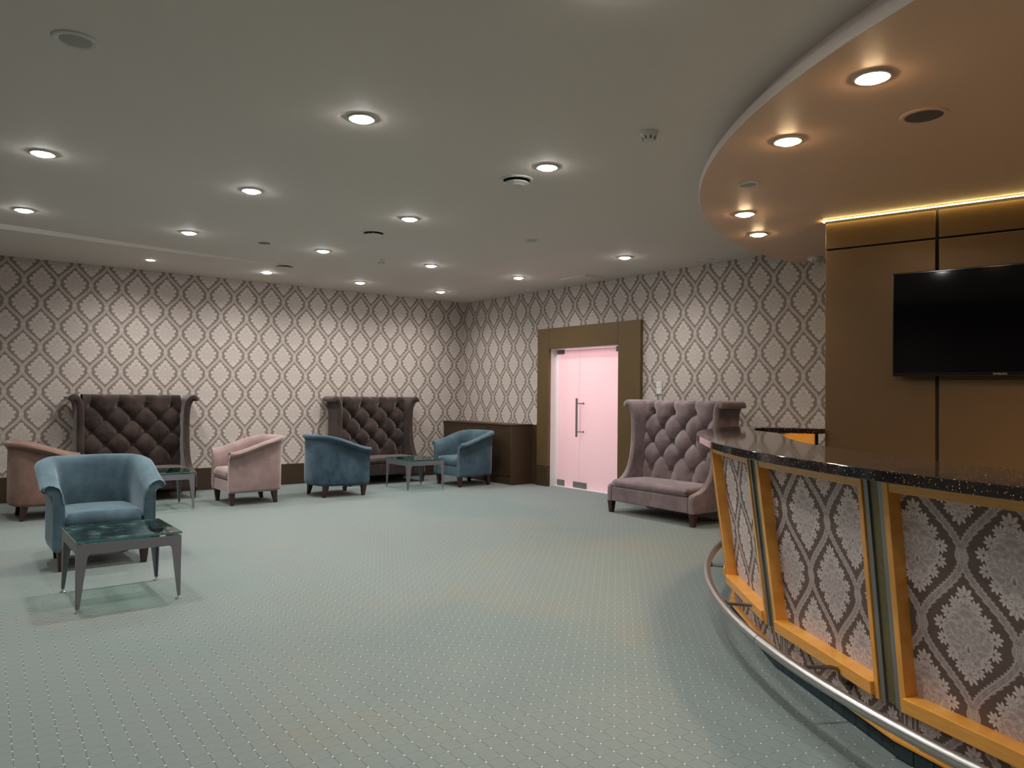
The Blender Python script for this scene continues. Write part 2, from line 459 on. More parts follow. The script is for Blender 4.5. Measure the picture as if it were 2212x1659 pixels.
# door: brown surround, reveal, two frosted leaves
dr = empty('door_1'); struct(dr)
XF = D2-.055
box('left_casing', XF, D2, OY1, 8.835, .305, 2.405, M_['bronze'], dr, .003, 1)
box('casing_block', XF-.004, D2, OY1+.001, 8.835, 0, .300, M_['brownboard'], dr, .003, 1)
box('head_casing', XF, D2, OY0+.002, OY1-.002, OZ, 2.405, M_['bronze'], dr, .003, 1)
box('right_casing', XF, D2, 6.715, OY0, 0, 2.405, M_['bronze'], dr, .003, 1)
for (yy, zz) in ((7.17, OZ+.035), (7.36, OZ+.022)):
    s = tube('screw', [(XF-.004, yy, zz), (XF+.002, yy, zz)], .006, M_['dark_metal'], dr, 8)
XG = D2+.13
# reveal
rv = bmesh.new()
box_bm(rv, D2-.001, XG+.10, OY1, OY1+.03, 0, OZ); box_bm(rv, D2-.001, XG+.10, OY0-.03, OY0, 0, OZ)
box_bm(rv, D2-.001, XG+.10, OY0-.03, OY1+.03, OZ, OZ+.03)
bmo('reveal', rv, M_['white_paint'], dr)
YM = 8.075
for nm, y0, y1 in (('narrow_leaf', YM+.002, OY1-.035), ('wide_leaf', OY0+.01, YM-.002)):
    box(nm, XG, XG+.010, y0, y1, .012, OZ-.012, M_['frost'], dr)
for y0, y1, z0, z1 in ((OY1-.16, OY1-.01, OZ-.075, OZ-.008), (OY0+.105, OY0+.205, OZ-.078, OZ-.006), (OY1-.185, OY1-.025, .005, .105), (YM-.17, YM+.12, .02, .105), (OY0+.01, OY0+.16, .005, .1)):
    box('patch_fitting', XG-.012, XG+.022, y0, y1, z0, z1, M_['grey_metal'], dr, .004, 1)
for yy in (YM-.12, YM+.07):
    tube('lock_cylinder', [(XG-.018, yy, .065), (XG-.01, yy, .065)], .017, M_['steel'], dr, 14)
box('threshold', XG-.05, XG+.05, OY0, OY1, 0, .011, M_['white_paint'], dr)
hd = tube('pull_handle', [(XG-.075, YM-.02, .775), (XG-.075, YM-.02, 1.345)], .0165, M_['grey_metal'], dr, 16)
for z in (.85, 1.27):
    tube('standoff', [(XG-.065, YM-.022, z), (XG-.002, YM-.10, z)], .008, M_['grey_metal'], hd, 8)
    tube('rosette', [(XG-.014, YM-.092, z), (XG-.002, YM-.10, z)], .017, M_['grey_metal'], hd, 12)
# lobby behind the glass, painted, with its own lamp
lb = bmesh.new()
LX0, LX1, LY0, LY1 = XG+.12, XG+1.9, OY0-.5, OY1+.6
for a in ((LX1, LX1+.05, LY0, LY1, 0, 2.7), (LX0, LX1, LY0-.05, LY0, 0, 2.7), (LX0, LX1, LY1, LY1+.05, 0, 2.7), (LX0, LX1, LY0, LY1, 2.7, 2.75)): box_bm(lb, *a)
struct(bmo('wall_lobby', lb, simple('pink_lobby_paint', (.80, .66, .69), .7, var=.03)))
al = bpy.data.lights.new('lobby_light', 'AREA'); al.shape = 'RECTANGLE'; al.size = 1.0; al.size_y = 1.6; al.energy = 45; al.color = (1, .93, .9)
ao = bpy.data.objects.new('lobby_light', al); link(ao); ao.location = (XG+1.2, 7.85, 2.66)

# ceiling hatch near the right wall
ht = empty('ceiling_hatch', (7.1, 7.5, HC)); tag(ht, 'flat square access hatch in ceiling beside the right wall', 'hatch')
box('hatch_frame', -.2, .2, -.26, .26, -.012, 0, M_['ceiling'], ht, .003, 1); box('hatch_door', -.17, .17, -.23, .23, -.018, -.012, M_['ceiling'], ht, .002, 1)

# ------------------------------------------------------------------ ceiling fittings
def downlight(x, y, z, label, warm=False, lit=True, rad=.083, group=None):
    t = empty('downlight', (x, y, z)); tag(t, label, 'ceiling light', group)
    R = rad
    lathe('trim_ring', [(R, 0), (R*.985, -.007), (R*.90, -.011), (R*.74, -.009), (R*.66, -.003)], M_['plastic'], t)
    prof = [(R*.63, -.003), (R*.62, -.005), (R*.61, -.015), (R*.55, -.021), (R*.3, -.025), (.0005, -.026)] if lit else [(R*.72, -.004), (R*.66, -.006), (.0005, -.007)]
    lathe('lens', prof, (M_['lens_warm'] if warm else M_['lens']) if lit else M_['dead_lens'], t)
    if lit: spot('lamp_light', (0, 0, -.036), WARM_W if warm else LAMP_W, WARM_COL if warm else LAMP_COL, size=118 if warm else 158, parent=t)
    return t
G = 'recessed ceiling downlights of the lounge'
rows = [
 (9.95, 'row closest to the damask back wall', [(2.12, 'leftmost'), (3.57, 'second'), (4.95, 'third'), (6.35, 'rightmost')]),
 (8.04, 'second row from the back wall', [(.65, 'leftmost'), (2.07, 'second'), (3.53, 'third'), (4.98, 'fourth'), (6.40, 'rightmost')]),
 (6.04, 'third row from the back wall', [(.59, 'leftmost'), (2.03, 'second'), (3.50, 'third'), (6.40, 'rightmost')]),
 (4.03, 'nearest row, biggest in the photo', [(2.0, 'left'), (3.46, 'right')])]
for yy, rn, ls in rows:
    for xx, pos in ls:
        downlight(xx, yy, HC, 'lit round white downlight, %s lamp in the %s' % (pos, rn), group=G)
t_ = downlight(2.09, 2.02, HC, 'lit round downlight at the top edge of the photo before the soffit', group=G)
for c_ in t_.children:
    if c_.type == 'LIGHT': c_.data.spot_size = R_(178)
downlight(4.975, 6.038, HC, 'unlit small round downlight between the lit lamps above the doorway', lit=False, group=G)
downlight(.511, 3.997, HC, 'large unlit round downlight at the top left of the ceiling', lit=False, rad=.10, group=G)
GS = 'warm downlights in the curved soffit'
for x, y, l in ((3.389, 1.658, 'warm lit soffit downlight, nearest and largest over the bar'), (3.859, 2.375, 'warm lit soffit downlight, second nearest, above the bar front'),
                (5.128, 3.534, 'warm lit soffit downlight near the far rounded tip, left of the last lamp'), (5.853, 3.892, 'warm lit soffit downlight closest to the papered wall')):
    downlight(x, y, HS, l, warm=True, group=GS)
downlight(4.44, 3.027, HS, 'unlit small soffit downlight between the lit warm lamps', lit=False, rad=.07, group=GS)
# unseen warm lamps further right; the deep, stronger ones added for soffit bounce
for x, y, k in ((3.1, .6, 1), (3.3, -.5, 1), (4.7, 1.2, 3), (4.6, -.4, 3), (5.2, .4, 3)):
    spot('unseen_soffit_light', (x, y, HS-.03), WARM_W*k, WARM_COL, size=130)

def vent(x, y, label, s=1.0):
    t = empty('ceiling_vent', (x, y, HC)); tag(t, label, 'ceiling vent', 'round ceiling air vents')
    R = .128*s
    lathe('vent_collar', [(R, 0), (R*.99, -.008), (R*.88, -.012), (R*.80, -.006)], M_['plastic'], t)
    lathe('vent_throat', [(R*.80, -.004), (.0005, -.0045)], M_['dark_gap'], t)
    lathe('vent_disc', [(.0005, -.022), (R*.70, -.024), (R*.76, -.030), (R*.74, -.036), (R*.45, -.044), (R*.4, -.05), (.0005, -.052)], M_['plastic'], t)
    tube('vent_stem', [(0, 0, -.004), (0, 0, -.03)], .012, M_['plastic'], t, 8)
vent(3.491, 4.421, 'round white air vent beside the nearest right lamp, largest vent')
vent(3.523, 6.796, 'round white air vent in mid ceiling, second of three vents', .95)
vent(3.566, 9.32, 'round white air vent just before the damask back wall')
def speaker(x, y, z, R, label, grill='grill'):
    t = empty('ceiling_speaker', (x, y, z)); tag(t, label, 'speaker', 'round ceiling speakers')
    lathe('speaker_rim', [(R, 0), (R*.99, -.007), (R*.9, -.010), (R*.8, -.008), (R*.78, -.004)], M_['plastic'] if z == HC else M_['soffit'], t)
    lathe('speaker_grille', [(R*.79, -.005), (R*.4, -.007), (.0005, -.0075)], M_['grille'], t)
M_['grille'] = simple('perforated_grille', (.13, .10, .08), .6, var=.5, scale=260)
speaker(2.85, 8.041, HC, .085, 'small round ceiling speaker amid the back lamps, above the pink chair')
speaker(.715, 9.93, HC, .10, 'round dark ceiling speaker at far left before the back wall')
speaker(4.058, 1.716, HS, .115, 'round speaker in the warm soffit over the bar')
def smoke(x, y, z, R, label, slots=True):
    t = empty('smoke_detector', (x, y, z)); tag(t, label, 'smoke detector', 'white ceiling smoke detectors')
    lathe('detector_base', [(R, 0), (R*1.0, -.012), (R*.92, -.018)], M_['plastic'], t, 24)
    lathe('detector_head', [(R*.92, -.018), (R*.86, -.034), (R*.6, -.050), (R*.35, -.054), (.0005, -.055)], M_['plastic'], t, 24)
    for k in range(8):
        a = k*PI/4+.2; c, s = math.cos(a), math.sin(a)
        tube('slot', [(c*R*.83, s*R*.83, -.030), (c*R*.62, s*R*.62, -.0485)], .0045, M_['dark_gap'], t, 6)
smoke(3.489, 3.097, HC, .055, 'white smoke detector in front of the soffit, nearest one')
smoke(4.312, 8.104, HC, .055, 'white smoke detector among the far lamps')
smoke(7.269, 4.158, HS, .075, 'flat round detector under the soffit beside the bronze wall')
for x, y, l in ((6.403*1.1333, 4.866*1.1333, 'small flat ceiling disc nearest the soffit tip along the right wall'), (6.372*1.1333, 5.731*1.1333, 'small flat ceiling disc above the door along the right wall'),
                (6.426*1.1333, 7.808*1.1333, 'small flat ceiling disc third along the right wall'), (6.365*1.1333, 8.616*1.1333, 'small flat ceiling disc in the far ceiling corner')):
    t = empty('ceiling_disc', (min(x, 7.30), y, HC)); tag(t, l, 'ceiling disc', 'small white discs along the right wall')
    lathe('disc_plate', [(.075, 0), (.073, -.008), (.06, -.013), (.0005, -.015)], M_['plastic'], t, 24)

# ------------------------------------------------------------------ curved soffit over the bar
SC = (7.40, -.345); SR = 4.815
def soff():
    vs = []; fs = []
    n = 96; a0, a1 = R_(89.0), R_(222)
    prof = [(-.055, HC+.0005), (-.052, HC-.018), (-.035, HC-.05), (-.012, HC-.09), (-.0, HS+.03), (0, HS)]
    prof = [(-.10, HC+.0005), (-.09, HC-.02), (-.06, HC-.05), (-.025, HC-.085), (0, HS+.045), (0, HS+.004), (-.004, HS)]
    m = len(prof)
    for i in range(n+1):
        a = a0+(a1-a0)*i/n
        for o, z in prof: vs.append((SC[0]+(SR+o)*math.cos(a), SC[1]+(SR+o)*math.sin(a), z))
    for i in range(n):
        for k in range(m-1): fs.append((i*m+k, (i+1)*m+k, (i+1)*m+k+1, i*m+k+1))
    c = len(vs); vs.append((D2, SC[1], HS))
    for i in range(n): fs.append((i*m+m-1, (i+1)*m+m-1, c))
    return vs, fs
v, f = soff()
v = [(min(x, D2), y, z) for x, y, z in v]
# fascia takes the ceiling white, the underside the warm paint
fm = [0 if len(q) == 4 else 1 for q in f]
so = mesh_obj('soffit', v, f, None, mats=[M_['ceiling'], M_['soffit']], fmat=fm, autos=R_(40)); struct(so)
so.name = 'trim_2'

# ------------------------------------------------------------------ bronze panelled wall behind the bar
P0 = Vector((5.843, 3.247, 0)); PD = Vector((.2366, -.9716, 0)).normalized(); PN = Vector((-PD.y, PD.x, 0))*-1
# local frame: x along the wall, -y towards the room
pw = empty('wall_bar'); struct(pw)
ang = math.atan2(PD.y, PD.x)
pw.location = P0; pw.rotation_euler = (0, 0, ang)
# in this frame +x runs along PD; the room (camera) side is -y
box('core', .006, 6.0, .025, .30, 0, HS-.004, M_['dark_gap'], pw)
for i, (a, b) in enumerate(((0, .803), (.825, 1.64), (1.662, 2.48), (2.50, 3.32), (3.34, 4.16), (4.18, 5.0))):
    for z0, z1 in ((0, 2.596), (2.609, HS-.03)):
        box('panel', a, b, 0, .026, z0, z1, M_['wallbrown'], pw, .0035, 1)
ls = empty('led_strip'); tag(ls, 'glowing yellow light strip along the top of the bronze bar wall', 'light strip')
ls.location = P0; ls.rotation_euler = (0, 0, ang)
box('strip_channel', -.022, 5.0, -.030, -.001, HS-.005, HS-.001, M_['edge'], ls)
box('led_tape', -.020, 5.0, -.026, -.014, HS-.012, HS-.005, M_['led'], ls)
box('led_return', -.022, -.012, -.014, .03, HS-.012, HS-.005, M_['led'], ls)

# television
tv = empty('television', P0 + PD*.525); tv.rotation_euler = (0, 0, ang); tag(tv, 'large black flat television mounted on the bronze bar wall', 'television')
TW, Z0, Z1 = 1.42, 1.548, 2.346
box('tv_body', .06, TW-.06, -.055, -.02, Z0+.06, Z1-.06, M_['black_plastic'], tv, .008)
bz = bmesh.new()
box_bm(bz, 0, TW, -.085, -.055, Z0, Z0+.028, .004); box_bm(bz, 0, TW, -.085, -.055, Z1-.014, Z1, .004)
box_bm(bz, 0, .014, -.085, -.055, Z0, Z1, .004); box_bm(bz, TW-.014, TW, -.085, -.055, Z0, Z1, .004)
bmo('bezel', bz, M_['black_plastic'], tv)
box('screen', .012, TW-.012, -.080, -.055, Z0+.024, Z1-.012, M_['screen'], tv)
box('wall_bracket', .4, TW-.4, -.022, .0, 1.75, 2.1, M_['dark_metal'], tv)
tc = bpy.data.curves.new('logo', 'FONT'); tc.body = 'SAMSUNG'; tc.size = .019; tc.extrude = .0006; tc.align_x = 'CENTER'
to = bpy.data.objects.new('logo', tc); link(to)
dg = bpy.context.evaluated_depsgraph_get(); me = bpy.data.meshes.new_from_object(to.evaluated_get(dg)); bpy.data.objects.remove(to)
me.materials.append(simple('logo_silver', (.6, .6, .62), .3, metal=.6)); lo = bpy.data.objects.new('logo', me); link(lo); lo.parent = tv
lo.rotation_euler = (PI/2, 0, 0); lo.location = (TW/2-.01, -.0865, Z0+.007); lo['label'] = 'small silver lettering on lower bezel'

# ------------------------------------------------------------------ bar
BC = (6.55, -.36)
def BP(th, r, z): return (BC[0]+r*math.cos(R_(th)), BC[1]+r*math.sin(R_(th)), z)
def arc(name, t0, t1, sec, mat, parent, step=1.0, autos=R_(35), ur=4.1):
    n = max(1, int(round(abs(t1-t0)/step))); m = len(sec); vs = []; uv = []; fs = []
    for i in range(n+1):
        t = t0+(t1-t0)*i/n
        for k, (r, z) in enumerate(sec): vs.append(BP(t, r, z)); uv.append((ur*R_(t), z))
    for i in range(n):
        for k in range(m):
            j = (k+1) % m; fs.append((i*m+k, i*m+j, (i+1)*m+j, (i+1)*m+k))
    fs += [tuple(range(m)), tuple(n*m+k for k in range(m))]
    return mesh_obj(name, vs, fs, mat, parent, uvs=uv, autos=autos)
ZT, ZB, HP = 1.080, .20, .068
# the front is a run of flat facets meeting at posts: (angle, radius at the foot, radius at the top)
VT = [(103.5, 4.10, 4.20), (114.1, 4.12, 4.24), (127.9, 4.10, 4.215), (141.3, 4.03, 4.14), (154.9, 4.01, 4.10), (168.5, 4.01, 4.10), (182.1, 4.01, 4.10), (195, 4.01, 4.10)]
def vtx(i, z):
    th, rb, rt = VT[i]; k = max(0, (z-ZB)/(ZT-ZB)); return Vector(BP(th, rb+(rt-rb)*k, z))
def fdir(i):
    d = (vtx(i+1, .6)-vtx(i, .6)); d.z = 0; d.normalize(); n = Vector((d.y, -d.x, 0))
    if n.dot(Vector(BC+(0,))-vtx(i, .6)) > 0: n = -n
    return d, n
ACC = [0.0]
for i in range(len(VT)-1): ACC.append(ACC[-1]+(vtx(i+1, .6)-vtx(i, .6)).length)
def fpt(i, s_, o, z):
    """point on facet i: s_ metres from its first vertex (negative: from its last), o metres outwards"""
    d, n = fdir(i); a, b = vtx(i, z), vtx(i+1, z)
    p = a + d*s_ if s_ >= 0 else b + d*s_
    return p + n*o
def fbox(name, i, s0, s1, o0, o1, z0, z1, mat, parent, bev=0):
    vs = [fpt(i, s, o, z) for s in (s0, s1) for o in (o0, o1) for z in (z0, z1)]
    bm = bmesh.new(); v = [bm.verts.new(q) for q in vs]
    for f in ((0,1,3,2),(4,6,7,5),(0,4,5,1),(2,3,7,6),(0,2,6,4),(1,5,7,3)): bm.faces.new([v[k] for k in f])
    bmesh.ops.recalc_face_normals(bm, faces=bm.faces)
    if bev: bmesh.ops.bevel(bm, geom=bm.edges[:], offset=bev, segments=2, profile=.5, affect='EDGES')
    me = bpy.data.meshes.new(name); d, n = fdir(i); a0 = vtx(i, .6)
    bm.to_mesh(me); bm.free(); me.materials.append(mat); ul = me.uv_layers.new(name='UVMap')
    for l in me.loops:
        c = me.vertices[l.vertex_index].co; ul.data[l.index].uv = (ACC[i]+(c-a0).dot(d), c.z)
    if (z1-z0) > (abs(s1-s0) if s0*s1 >= 0 else 9):
        for l in me.loops: u = ul.data[l.index].uv; ul.data[l.index].uv = (u[1], u[0])
    o = bpy.data.objects.new(name, me); link(o)
    if parent: o.parent = parent
    return o
bar = empty('bar_counter'); tag(bar, 'long curved bar clad in damask wallpaper panels framed in orange wood', 'bar counter')
M_['paper_low'] = damask('damask_wallpaper_bar_base', (.15, .10, .085), (.72, .62, .60), stripes=([ACC[k]+.052 for k in range(1, 7)], .042, .35))
PW = .054      # half width of a post
for i in range(len(VT)-1):
    fbox('base_wall', i, 1e-6, -1e-6, -.09, -.030, HP, .23, M_['paper_low'], bar)
    fbox('backing_wall', i, 1e-6, -1e-6, -.12, -.060, .22, ZT, M_['brownboard'], bar)
    if i == 0 or i == len(VT)-2: continue
    fr = fbox('panel_frame', i, PW+.026, -PW-.026, -.045, .040, .205, .262, M_['wood'], bar, .004)
    fbox('top_rail', i, PW+.026, -PW-.026, -.045, .020, 1.022, ZT-.001, M_['wood'], fr, .002)
    fbox('stile', i, PW, PW+.0258, -.05, .024, .197, ZT-.001, M_['wood'], fr, .002)
    fbox('stile', i, -PW-.0258, -PW, -.05, .024, .197, ZT-.001, M_['wood'], fr, .002)
    fbox('paper_panel', i, PW+.02, -PW-.02, -.060, -.034, .25, 1.04, M_['paper_bar'], bar)
for k in range(1, len(VT)-1):
    # post: olive inlay between two grey metal strips, flat across the joint of two facets
    d = (fdir(k-1)[0]+fdir(k)[0]).normalized(); n = (fdir(k-1)[1]+fdir(k)[1]).normalized()
    def pbox(name, s0, s1, o0, o1, z0, z1, mat, par):
        vs = [vtx(k, z)+d*s+n*o for s in (s0, s1) for o in (o0, o1) for z in (z0, z1)]
        return mesh_obj(name, vs, [(0,1,3,2),(4,6,7,5),(0,4,5,1),(2,3,7,6),(0,2,6,4),(1,5,7,3)], mat, par, uvs=[(v.x+v.y, v.z) for v in vs])
    po = pbox('post', -.024, .024, -.06, .004, .203, ZT-.001, M_['olive'], bar)
    pbox('metal_strip', -.050, -.0275, -.06, .012, .198, ZT-.001, M_['grey_metal'], po)
    pbox('metal_strip', .0275, .050, -.06, .012, .198, ZT-.001, M_['grey_metal'], po)
    pbox('backing', -.055, .055, -.09, -.02, .21, ZT-.001, M_['dark_gap'], po)
proto = None
for i in range(len(VT)-1):
    fbox('plinth', i, 1e-6, -1e-6, -.10, -.012, 0, HP-.006, M_['dark_gap'], bar)
    fbox('edge_trim', i, 1e-6, -1e-6, -.05, .002, HP-.006, HP+.006, M_['wood'], bar, .002)
    d, n = fdir(i); L = (vtx(i+1, 0)-vtx(i, 0)).length; nt_ = max(1, int(round(L/.084)))
    if proto is None:
        w2 = .0405
        bm = bmesh.new(); box_bm(bm, -.004, .006, -w2, w2, .001, HP-.008, .002, 1)
        for r in range(9):
            z = .008+r*.0068; box_bm(bm, .006, .0078, -w2+.002, w2-.002, z, z+.0036)
        proto = bmo('riser_tile', bm, M_['riser'], bar); first = True
    for q in range(nt_):
        if first: o = proto; first = False
        else: o = proto.copy(); link(o); o.parent = bar
        o.location = fpt(i, L*(q+.5)/nt_, -.010, 0); o.rotation_euler = (0, 0, math.atan2(n.y, n.x)); o.scale = (1, L/nt_/.084, 1)
T0 = 104.5
# foot rail
RR, RZ, RT = 4.240, .25, .0235
rail = empty('foot_rail'); rail.parent = bar
def railpts(a, b, st=.6):
    n = max(2, int(abs(b-a)/st)); return [BP(a+(b-a)*i/n, RR, RZ) for i in range(n+1)]
JT = 146.2
tube('rail_tube', railpts(103.5, JT-.035), RT, M_['steel'], rail, 20)
tube('rail_tube', railpts(JT+.035, 190), RT, M_['steel'], rail, 20)
tube('rail_joint', railpts(JT-.05, JT+.05, .05), RT*.86, M_['dark_metal'], rail, 20)
tube('rail_return', [BP(103.5, RR, RZ), BP(102.9, RR-.02, RZ), BP(102.6, RR-.06, RZ), BP(102.6, RR-.22, RZ)], RT, M_['steel'], rail, 16)
for th in (111.6, 124.6, 137.6, 150.6, 163.6, 176.6):
    rr = lambda q, z, dt=0: BP(th+dt, q, z)
    br = tube('bracket_rod', [rr(RR-.01, RZ-.004), rr(4.07, RZ-.012), rr(4.045, RZ-.02), rr(4.032, RZ-.035), rr(4.028, RZ-.06), rr(4.01, RZ-.085), rr(3.97, RZ-.09)], .0085, M_['rod_metal'], rail, 10)
    tube('bracket_flange', [rr(3.985, RZ-.09), rr(3.997, RZ-.09)], .022, M_['dark_metal'], rail, 14)
    tube('rail_saddle', [BP(th, RR-.019, RZ-.003), BP(th, RR-.032, RZ-.004)], .015, M_['dark_metal'], rail, 14)

# inner carcass behind the far end: orange boards under the strip
ic = bmesh.new()
iw = empty('inner_shelf_unit'); iw.parent = bar
# countertop outline
TOPR, INR = 4.28, 3.76
out = [BP(190 - (190-104.5)*i/110, TOPR + .085*min(1, max(0, (132-(190 - (190-104.5)*i/110))/16)), 0)[:2] for i in range(111)]
E1 = (5.975, 3.295); E2 = (5.785, 3.232)
# rounded far corner then straight to the bronze wall
lx, ly = out[-1]
cor = [(lx+.12, ly+.02), (lx+.20, ly-.01), (lx+.245, ly-.08)]
out += cor + [E1, E2]
inn = [(5.60, 3.56), (5.52, 3.61), (5.40, 3.60), (5.22, 3.50), (5.0, 3.345)]
arcin = [BP(t, INR+max(0, (122-t))*.012, 0)[:2] for t in [118+ (190-118)*i/80 for i in range(81)]]
poly = out + inn + arcin
def extrude_poly(name, poly, z0, z1, mat, parent=None, bev=.006):
    bm = bmesh.new(); vs = [bm.verts.new((x, y, z0)) for x, y in poly]; f = bm.faces.new(vs)
    r = bmesh.ops.extrude_face_region(bm, geom=[f]); bmesh.ops.translate(bm, verts=[g for g in r['geom'] if isinstance(g, bmesh.types.BMVert)], vec=(0, 0, z1-z0))
    bmesh.ops.recalc_face_normals(bm, faces=bm.faces)
    ed = [e for e in bm.edges if abs(e.verts[0].co.z-e.verts[1].co.z) < 1e-6]
    bmesh.ops.bevel(bm, geom=ed, offset=bev, segments=2, profile=.5, affect='EDGES')
    bmesh.ops.triangulate(bm, faces=[f for f in bm.faces if len(f.verts) > 4])
    return bmo(name, bm, mat, parent, autos=R_(9))
top = extrude_poly('countertop', poly, ZT, 1.121, M_['granite'], bev=.003)
tag(top, 'glossy black speckled stone countertop curving along the bar', 'countertop')
# boards under the strip
def wallseg(name, p, q, z0, z1, th, mat, parent):
    p, q = Vector((*p, 0)), Vector((*q, 0)); d = (q-p); L = d.length; d.normalize(); n = Vector((-d.y, d.x, 0))
    vs = []
    for z in (z0, z1):
        for a, b in ((0, 0), (L, 0), (L, th), (0, th)): vs.append(p+d*a+n*b+Vector((0, 0, z)))
    return mesh_obj(name, vs, [(0, 1, 2, 3), (4, 5, 6, 7), (0, 1, 5, 4), (1, 2, 6, 5), (2, 3, 7, 6), (3, 0, 4, 7)], mat, parent, uvs=[(v.x+v.y, v.z) for v in vs])
wallseg('apron_board', (5.72, 3.27), (5.62, 3.58), .98, ZT-.001, -.03, M_['wood'], iw)
wallseg('carcass_side', (5.74, 3.29), (5.64, 3.60), 0, .98, -.03, M_['brownboard'], iw)
wallseg('end_panel', (5.90, 3.34), (5.72, 3.76), 0, ZT-.001, -.02, M_['brownboard'], iw)

# ------------------------------------------------------------------ low brown cabinet in the far corner
cb = empty('low_cabinet', (7.27, 9.95, 0)); tag(cb, 'low dark brown cabinet built into the far corner by the door', 'cabinet')
cb.location = (0, 0, 0)
CX, CY = 7.06, 8.985
box('cabinet_body', CX+.02, D2-.002, CY+.02, D1-.002, 0, .905, M_['brownboard'], cb)
box('cabinet_top', CX-.004, D2-.001, CY-.004, D1-.001, .908, .93, M_['brownboard'], cb, .003, 1)
box('side_panel', CX, D2-.001, CY, CY+.02, 0, .906, M_['brownboard'], cb, .002, 1)
for a, b in ((CY+.035, 9.62), (9.63, 10.26), (10.27, 10.91)):
    box('cabinet_door', CX+.002, CX+.02, a, b, .125, .86, M_['brownboard'], cb, .003, 1)
box('top_rail', CX+.003, CX+.02, CY+.035, D1-.01, .865, .905, M_['brownboard'], cb, .002, 1)
box('toe_board', CX+.004, CX+.02, CY+.035, D1-.01, 0, .12, M_['brownboard'], cb, .002, 1)
box('corner_stile', CX, CX+.02, CY+.0205, CY+.033, 0, .905, M_['edge_dark'] if 'edge_dark' in M_ else M_['bronze'], cb)

# light switches
sw = empty('light_switch', (D2, 6.425, 1.493)); tag(sw, 'white double switch plate on the damask wall right of the door', 'light switch')
box('switch_plate', -.012, 0, -.046, .046, -.084, .084, M_['plastic'], sw, .003)
for z in (.042, -.042):
    k = box('switch_rocker', -.017, -.012, -.028, .028, z-.028, z+.028, M_['white_paint'], sw, .002)
    box('indicator', -.0185, -.017, -.012, .012, z+.004, z+.009, M_['grey_metal'], k)

